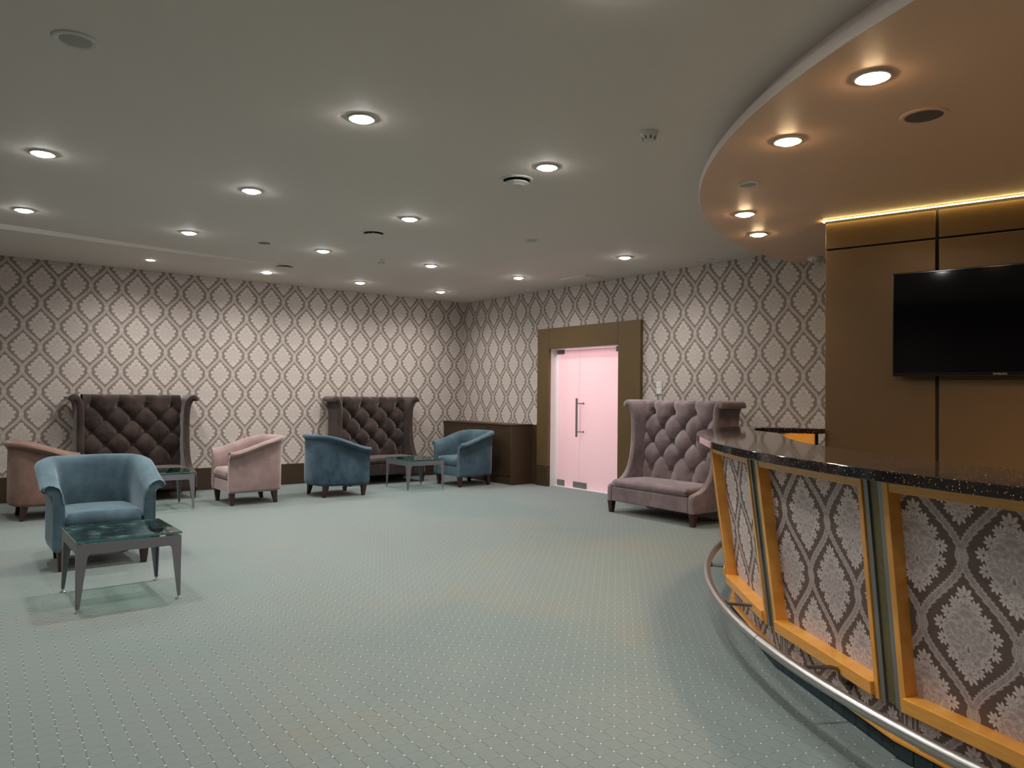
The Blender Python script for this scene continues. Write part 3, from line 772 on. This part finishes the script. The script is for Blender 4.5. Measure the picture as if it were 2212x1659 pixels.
# ------------------------------------------------------------------ armchairs
def armchair(mat, mat2=None):
    t = empty('armchair')
    a_, b_ = .318, .33
    path = []
    # U path from front left, round the back, to front right (superellipse corner)
    for i in range(9): path.append((-a_, -.345 + i*.049))
    n = 30
    for i in range(1, n):
        an = PI - PI*i/n; c, s = math.cos(an), math.sin(an); e = 2/2.9
        path.append((a_*math.copysign(abs(c)**e, c), .04 + .285*abs(s)**e))
    for i in range(9): path.append((a_, -.345 + (8-i)*.049))
    N = len(path)
    verts = []; faces = []
    def section(h, arm):
        fl = .055*arm + .02
        return [(-.048, .27), (-.048, h-.24), (-.044, h-.14), (-.030, h-.07), (-.008, h-.025), (.018+fl*.3, h-.004), (.040+fl*.5, h), (.052+fl*.72, h-.014),
                (.055+fl*.82, h-.036), (.046+fl*.72, h-.056), (.036+fl*.3, h-.064), (.036, h-.085), (.036, h-.2), (.036, .30), (.034, .19), (.026, .16), (.0, .152), (-.02, .155)]
    secs = []
    for i, p in enumerate(path):
        pa = Vector(path[max(0, i-1)]); pb = Vector(path[min(N-1, i+1)]); tg = (pb-pa).normalized(); nr = Vector((-tg.y, tg.x))
        if nr.dot(Vector((p[0], p[1]-.0))) < 0: nr = -nr
        k = min(1, max(0, (p[1]+.345)/.60)); h = .655 + .175*(k*k*(3-2*k)*.5+k*.5)
        sec = section(h, 1.0 if p[1] < .15 else max(0, 1-(p[1]-.15)/.12))
        secs.append([(p[0]+nr.x*o, p[1]+nr.y*o, z) for o, z in sec])
    m = len(secs[0])
    # softened front caps: shrink the first sections towards their middle
    def cap(sec, dy, sc):
        cx = sum(q[0] for q in sec)/m; 
        return [(cx+(x-cx)*sc, y+dy, z if .2 < z < 9 else z) for x, y, z in sec]
    allsec = [cap(secs[0], -.012, .82)] + [cap(secs[0], -.008, .95)] + secs + [cap(secs[-1], -.008, .95)] + [cap(secs[-1], -.012, .82)]
    for s in allsec: verts += s
    K = len(allsec)
    for i in range(K-1):
        for k in range(m):
            j = (k+1) % m; faces.append((i*m+k, i*m+j, (i+1)*m+j, (i+1)*m+k))
    faces += [tuple(range(m)), tuple((K-1)*m+k for k in range(m))]
    mesh_obj('tub_back', verts, faces, mat, t, autos=R_(60))
    # inner floor and front rail
    ins = [(p[0]*.90, p[1] if p[1] < 0 else .0+(p[1])*.90) for p in path]
    bm = bmesh.new(); vs = [bm.verts.new((x, y, .16)) for x, y in ins]; f = bm.faces.new(vs)
    r = bmesh.ops.extrude_face_region(bm, geom=[f]); bmesh.ops.translate(bm, verts=[g for g in r['geom'] if isinstance(g, bmesh.types.BMVert)], vec=(0, 0, .14))
    bmesh.ops.recalc_face_normals(bm, faces=bm.faces); bmesh.ops.triangulate(bm, faces=[f for f in bm.faces if len(f.verts) > 4])
    bmo('seat_frame', bm, mat, t)
    # cushion with a soft crown
    cv = []; cf = []; nx, ny = 22, 22
    for side in (0, 1):
        for j in range(ny+1):
            for i in range(nx+1):
                u = -1+2*i/nx; w = -1+2*j/ny
                x = .272*u; yy = -.36 + .60*(w+1)/2
                # round the back corners
                if w > 0: x *= (1-abs(w)**5*.28)
                ed = max(abs(u), abs(w)); e = max(0, 1-(1-ed)/.16)
                rnd = math.sqrt(max(0, 1-e*e))
                z = .375 + (.062*rnd + .022*(1-u*u)*(1-w*w) if side == 0 else -.075*rnd)
                cv.append((x, yy, z))
    o = (nx+1)*(ny+1)
    for s in (0, 1):
        for j in range(ny):
            for i in range(nx):
                a = s*o+j*(nx+1)+i; cf.append((a, a+1, a+nx+2, a+nx+1))
    c = mesh_obj('seat_cushion', cv, cf, mat, t, smooth=True)
    bm = bmesh.new(); bm.from_mesh(c.data); bmesh.ops.remove_doubles(bm, verts=bm.verts, dist=.0005); bmesh.ops.recalc_face_normals(bm, faces=bm.faces); bm.to_mesh(c.data); bm.free()
    # piping on the arm fronts
    for idx in (0, -1):
        sec = secs[idx]; cx = sum(q[0] for q in sec)/m
        pts = [(cx+(x-cx)*.80, y-.014, z) for x, y, z in sec[2:15]]
        tube('piping', pts, .0045, mat, t, 8)
    # legs
    for sx in (-1, 1):
        vs = []; fs = []
        for z, hw, oy in ((.158, .032, 0), (.08, .027, .0), (0, .019, .004)):
            vs += [(sx*.285+dx*hw, -.305+dy*hw+oy, z) for dx, dy in ((-1, -1), (1, -1), (1, 1), (-1, 1))]
        for k in range(2): fs += [(k*4+i, k*4+(i+1) % 4, k*4+4+(i+1) % 4, k*4+4+i) for i in range(4)]
        fs += [(0, 1, 2, 3), (8, 9, 10, 11)]
        mesh_obj('leg', vs, fs, M_['legwood'], t)
        vs = []; fs = []
        lv = ((.158, .034, 0), (.12, .031, .003), (.08, .027, .008), (.04, .022, .015), (0, .018, .024))
        for z, hw, oy in lv:
            vs += [(sx*.255+dx*hw, .225+dy*hw+oy, z) for dx, dy in ((-1, -1), (1, -1), (1, 1), (-1, 1))]
        for k in range(len(lv)-1): fs += [(k*4+i, k*4+(i+1) % 4, k*4+4+(i+1) % 4, k*4+4+i) for i in range(4)]
        e = (len(lv)-1)*4; fs += [(0, 1, 2, 3), (e, e+1, e+2, e+3)]
        mesh_obj('leg', vs, fs, M_['legwood'], t)
    return t
def place(t, x, y, rz, label, cat, group):
    t.location = (x, y, 0); t.rotation_euler = (0, 0, R_(rz)); tag(t, label, cat, group); return t
ch = armchair(M_['blue'])
GA = 'velvet tub armchairs'
place(ch, 1.10, 6.85, 0, 'pale blue velvet tub armchair facing the camera behind the nearest glass table', 'armchair', GA)
def recol(t, mat):
    for c in t.children:
        if c.data and c.data.materials and c.data.materials[0].name == M_['blue'].name:
            c.data = c.data.copy(); c.data.materials[0] = mat
c2 = copy_tree(ch); recol(c2, M_['blue_b']); place(c2, 4.37, 9.50, 90, 'deep blue velvet tub armchair seen from behind, left of the far glass table', 'armchair', GA)
c3 = copy_tree(ch); place(c3, 6.56, 9.50, -90, 'blue velvet tub armchair against the low brown cabinet by the door', 'armchair', GA)
c4 = copy_tree(ch); recol(c4, M_['pink']); place(c4, 3.215, 9.475, -90, 'dusty pink velvet tub armchair between the two tufted brown sofas', 'armchair', GA)
c5 = copy_tree(ch); recol(c5, M_['rose']); place(c5, 1.035, 9.55, 90, 'brownish rose velvet tub armchair at the left edge, partly hidden by a blue one', 'armchair', GA)

# ------------------------------------------------------------------ glass coffee tables
def table():
    t = empty('coffee_table'); hx, hy = .303, .318; ZA = .405
    TH = .006
    fr = bmesh.new()
    for s in (-1, 1):
        box_bm(fr, -hx+.07, hx-.07, s*hy-(TH if s > 0 else 0), s*hy+(0 if s > 0 else TH), ZA-.048, ZA+.012)
        box_bm(fr, s*hx-(TH if s > 0 else 0), s*hx+(0 if s > 0 else TH), -hy+.07, hy-.07, ZA-.048, ZA+.012)
        box_bm(fr, -hx+.002, hx-.002, s*(hy-.012)-.011, s*(hy-.012)+.011, ZA+.008, ZA+.014)
        box_bm(fr, s*(hx-.012)-.011, s*(hx-.012)+.011, -hy+.002, hy-.002, ZA+.008, ZA+.014)
    bmo('frame', fr, M_['table_metal'], t)
    for sx in (-1, 1):
        for sy_ in (-1, 1):
            # angle leg: two tapering plates meeting on the corner edge
            outl = [(0, ZA+.012), (.072, ZA+.012), (.072, ZA-.048), (.064, ZA-.056), (.058, ZA-.075), (.020, .022), (0.004, .022)]
            vs = []; fs = []; n = len(outl)
            for base, (ux, uy) in enumerate((((-sx), 0), (0, (-sy_)))):
                for off in (0, TH):
                    for d, z in outl:
                        if base == 0: vs.append((sx*hx - sx*d, sy_*hy - sy_*off, z))
                        else: vs.append((sx*hx - sx*off, sy_*hy - sy_*d, z))
                b = base*2*n
                fs += [tuple(b+k for k in range(n)), tuple(b+n+k for k in range(n))]
                fs += [(b+k, b+(k+1) % n, b+n+(k+1) % n, b+n+k) for k in range(n)]
            lg = mesh_obj('leg', vs, fs, M_['table_metal'], t)
            g = lathe('glide', [(.0005, .024), (.006, .024), (.006, .010), (.017, .006), (.019, 0), (.0005, 0)], M_['steel'], lg, 14, loc=(sx*(hx-.011), sy_*(hy-.011), 0))
            lathe('glass_pad', [(.016, ZA+.014), (.016, ZA+.026), (.0005, ZA+.026)], M_['steel'], lg, 14, loc=(sx*(hx-.03), sy_*(hy-.03), 0))
    g = box('glass_top', -hx-.004, hx+.004, -hy-.004, hy+.004, ZA+.026, ZA+.038, M_['glass'], t, .0015, 1)
    g.data.materials.append(M_['glass_edge'])
    for p in g.data.polygons:
        if abs(p.normal.z) < .5: p.material_index = 1
    return t
tb = table(); GT = 'glass topped coffee tables'
place(tb, 1.035, 5.56, 0, 'green glass coffee table with tapered grey metal legs, nearest, before the pale blue armchair', 'coffee table', GT)
t2 = copy_tree(tb); place(t2, 2.165, 9.46, 0, 'glass coffee table before the left tufted sofa, mostly hidden by the blue armchair', 'coffee table', GT)
t3 = copy_tree(tb); place(t3, 5.655, 9.51, 0, 'glass coffee table before the second tufted sofa, between two blue armchairs', 'coffee table', GT)

# ------------------------------------------------------------------ tufted wing sofas
def sofa(mat):
    t = empty('wingback_sofa')
    HWD = .578
    box('seat_base', -HWD, HWD, .004, .70, .14, .305, mat, t, .014, 3)
    # seat cushion
    cv = []; cf = []; nx, ny = 40, 20
    for side in (0, 1):
        for j in range(ny+1):
            for i in range(nx+1):
                u = -1+2*i/nx; w = -1+2*j/ny
                ex = max(0, 1-(1-abs(u))*HWD/.02); ey = max(0, 1-(1-abs(w))*.30/.02)
                e = max(min(1, ex), min(1, ey)); rnd = math.sqrt(max(0, 1-e*e))
                z = .358 + (.040*rnd + .016*(1-u**4)*(1-w*w) if side == 0 else -.052*rnd)
                cv.append((HWD*.997*u, -.006 + .30*(w+1), z))
    o = (nx+1)*(ny+1)
    for s in (0, 1):
        for j in range(ny):
            for i in range(nx):
                a = s*o+j*(nx+1)+i; cf.append((a, a+1, a+nx+2, a+nx+1))
    c = mesh_obj('seat_cushion', cv, cf, mat, t, smooth=True)
    bm = bmesh.new(); bm.from_mesh(c.data); bmesh.ops.remove_doubles(bm, verts=bm.verts, dist=.0004); bmesh.ops.recalc_face_normals(bm, faces=bm.faces); bm.to_mesh(c.data); bm.free()
    # tufted back
    zb, zt = .36, 1.335; PX, PZ = .318, .332; zr = 1.185
    nx, nz = 150, 126
    def hgt(x, z):
        zz = min(z, zr); below = z < zr-4*PZ/2
        if below: zz = zr-4*PZ/2
        a = (x-PX/2)/PX + (zz-zr)/PZ; b = (x-PX/2)/PX - (zz-zr)/PZ
        sa, sb = abs(math.sin(PI*a)), abs(math.sin(PI*b))
        h = .060*(min(sa, sb)**.42*.6 + (sa*sb)**.5*.4)
        # deeper dimple at each button
        best = 9; bq = (0, 0)
        for i0 in (math.floor(a), math.floor(a)+1):
            for j0 in (math.floor(b), math.floor(b)+1):
                bx = (i0+j0)/2*PX+PX/2; bz = (i0-j0)/2*PZ+zr
                q = (x-bx)**2 + (z-bz)**2
                if q < best: best = q; bq = (x-bx, z-bz)
        h -= .044*math.exp(-best/.0013) + .010*math.exp(-best/.005)
        h += .0035*math.sin(13*math.atan2(bq[1], bq[0]))*math.exp(-best/.0035)*min(1, best/.0006)
        return h
    vs = []; fs = []
    for j in range(nz+1):
        z = zb+(zt-zb)*j/nz
        for i in range(nx+1):
            x = -HWD-.004+(2*HWD+.008)*i/nx
            e = max(0, 1-(zt-z)/.05); ro = .05*(1-math.sqrt(max(0, 1-e*e)))
            y = .575 + (z-.4)*.05 - hgt(x, z) + ro
            vs.append((x, y, z))
    k = len(vs)
    for j in range(nz):
        for i in range(nx):
            a = j*(nx+1)+i; fs.append((a, a+1, a+nx+2, a+nx+1))
    for z in (zt, zb):
        for i in range(nx+1): vs.append((-HWD-.004+(2*HWD+.008)*i/nx, .735, z))
    tr = nz*(nx+1)
    for i in range(nx):
        fs.append((tr+i, tr+i+1, k+i+1, k+i)); fs.append((k+i, k+i+1, k+nx+1+i+1, k+nx+1+i))
    mesh_obj('tufted_back', vs, fs, mat, t, autos=R_(70))
    for r in range(5):
        z = zr-r*PZ/2; xs = (-1.5, -.5, .5, 1.5) if r % 2 == 0 else (-1, 0, 1)
        for q in xs:
            x = q*PX; y = .575+(z-.4)*.05+.030
            vs = []; fs = []; n = 12
            for rr_, dy in ((.012, .003), (.010, -.003), (.006, -.006)):
                vs += [(x+rr_*math.cos(2*PI*i/n), y+dy, z+rr_*math.sin(2*PI*i/n)) for i in range(n)]
            for a in range(2): fs += [(a*n+i, a*n+(i+1) % n, a*n+n+(i+1) % n, a*n+n+i) for i in range(n)]
            fs.append(tuple(2*n+i for i in range(n)))
            mesh_obj('button', vs, fs, mat, t, smooth=True)
    # wings: low arm at the front sweeping up to a scroll that rolls outwards at the top
    prof = [(0, .142, .0), (0, .22, .0), (0, .29, .001), (0, .318, .008), (0, .332, .03), (0, .342, .07), (0, .355, .12), (0, .376, .17), (0, .41, .225), (0, .46, .275), (0, .53, .32), (.0, .62, .352),
            (0, .72, .372), (.0, .84, .385), (0, .96, .39), (.002, 1.07, .388), (.007, 1.15, .384), (.018, 1.215, .378), (.036, 1.262, .370), (.058, 1.290, .362), (.080, 1.300, .356), (.098, 1.290, .354), (.108, 1.272, .353), (.109, 1.256, .353)]
    for sx in (-1, 1):
        vs = []; fs = []; TW2 = .041; XC = HWD+TW2+.001
        for i, (xo, z, yf) in enumerate(prof):
            p0 = prof[max(0, i-1)]; p1 = prof[min(len(prof)-1, i+1)]
            tg = Vector((p1[0]-p0[0], p1[1]-p0[1])).normalized(); nr = Vector((tg.y, -tg.x))   # outward normal
            w = TW2 * (.62 if i == len(prof)-1 else .92 if i == len(prof)-2 else 1)
            yb = .745
            for (o, y) in ((-1, yb), (-1, yf+.030), (-.92, yf+.012), (-.6, yf+.002), (0, yf-.003), (.6, yf+.002), (.92, yf+.012), (1, yf+.030), (1, yb)):
                vs.append((sx*(XC+xo+nr.x*o*w), y, z+nr.y*o*w))
        m = 9
        for i in range(len(prof)-1):
            for k in range(m):
                j = (k+1) % m; fs.append((i*m+k, i*m+j, (i+1)*m+j, (i+1)*m+k))
        fs += [tuple(range(m)), tuple((len(prof)-1)*m+k for k in range(m))]
        wg = mesh_obj('wing', vs, fs, mat, t, autos=R_(60))
        # welt along the front edge
        pts = [(sx*(XC+xo-.030), yf+.004, z) for xo, z, yf in prof[:16]]
        tube('welt', pts, .004, mat, wg, 6)
        for yy in (.045, .68):
            vs = []; fs = []
            for z, hw in ((.15, .036), (.0, .022)): vs += [(sx*.62+dx*hw, yy+dy*hw, z) for dx, dy in ((-1, -1), (1, -1), (1, 1), (-1, 1))]
            fs = [(i, (i+1) % 4, 4+(i+1) % 4, 4+i) for i in range(4)]+[(0, 1, 2, 3), (4, 5, 6, 7)]
            mesh_obj('leg', vs, fs, M_['legwood'], t)
    box('back_panel', -HWD, HWD, .735, .75, .14, 1.33, mat, t, .004, 1)
    return t
GS2 = 'tufted wingback sofas'
s1 = sofa(M_['velvet_shaded'])
place(s1, 2.105, 10.12, 0, 'dark-shaded taupe velvet tufted wingback sofa at left behind the armchairs', 'sofa', GS2)
s2 = copy_tree(s1); place(s2, 5.57, 10.15, 0, 'dark-shaded taupe velvet tufted wingback sofa right of the deep blue armchair', 'sofa', GS2)
s3 = copy_tree(s1)
for c in [c for c in s3.children] + [g for c in s3.children for g in c.children]:
    if c.data and c.data.materials and c.data.materials[0].name == M_['velvet_shaded'].name:
        c.data = c.data.copy(); c.data.materials[0] = M_['velvet_lit']
place(s3, 6.36, 5.635, -92.4, 'mauve grey velvet tufted wingback sofa between the glass door and the bar', 'sofa', GS2)
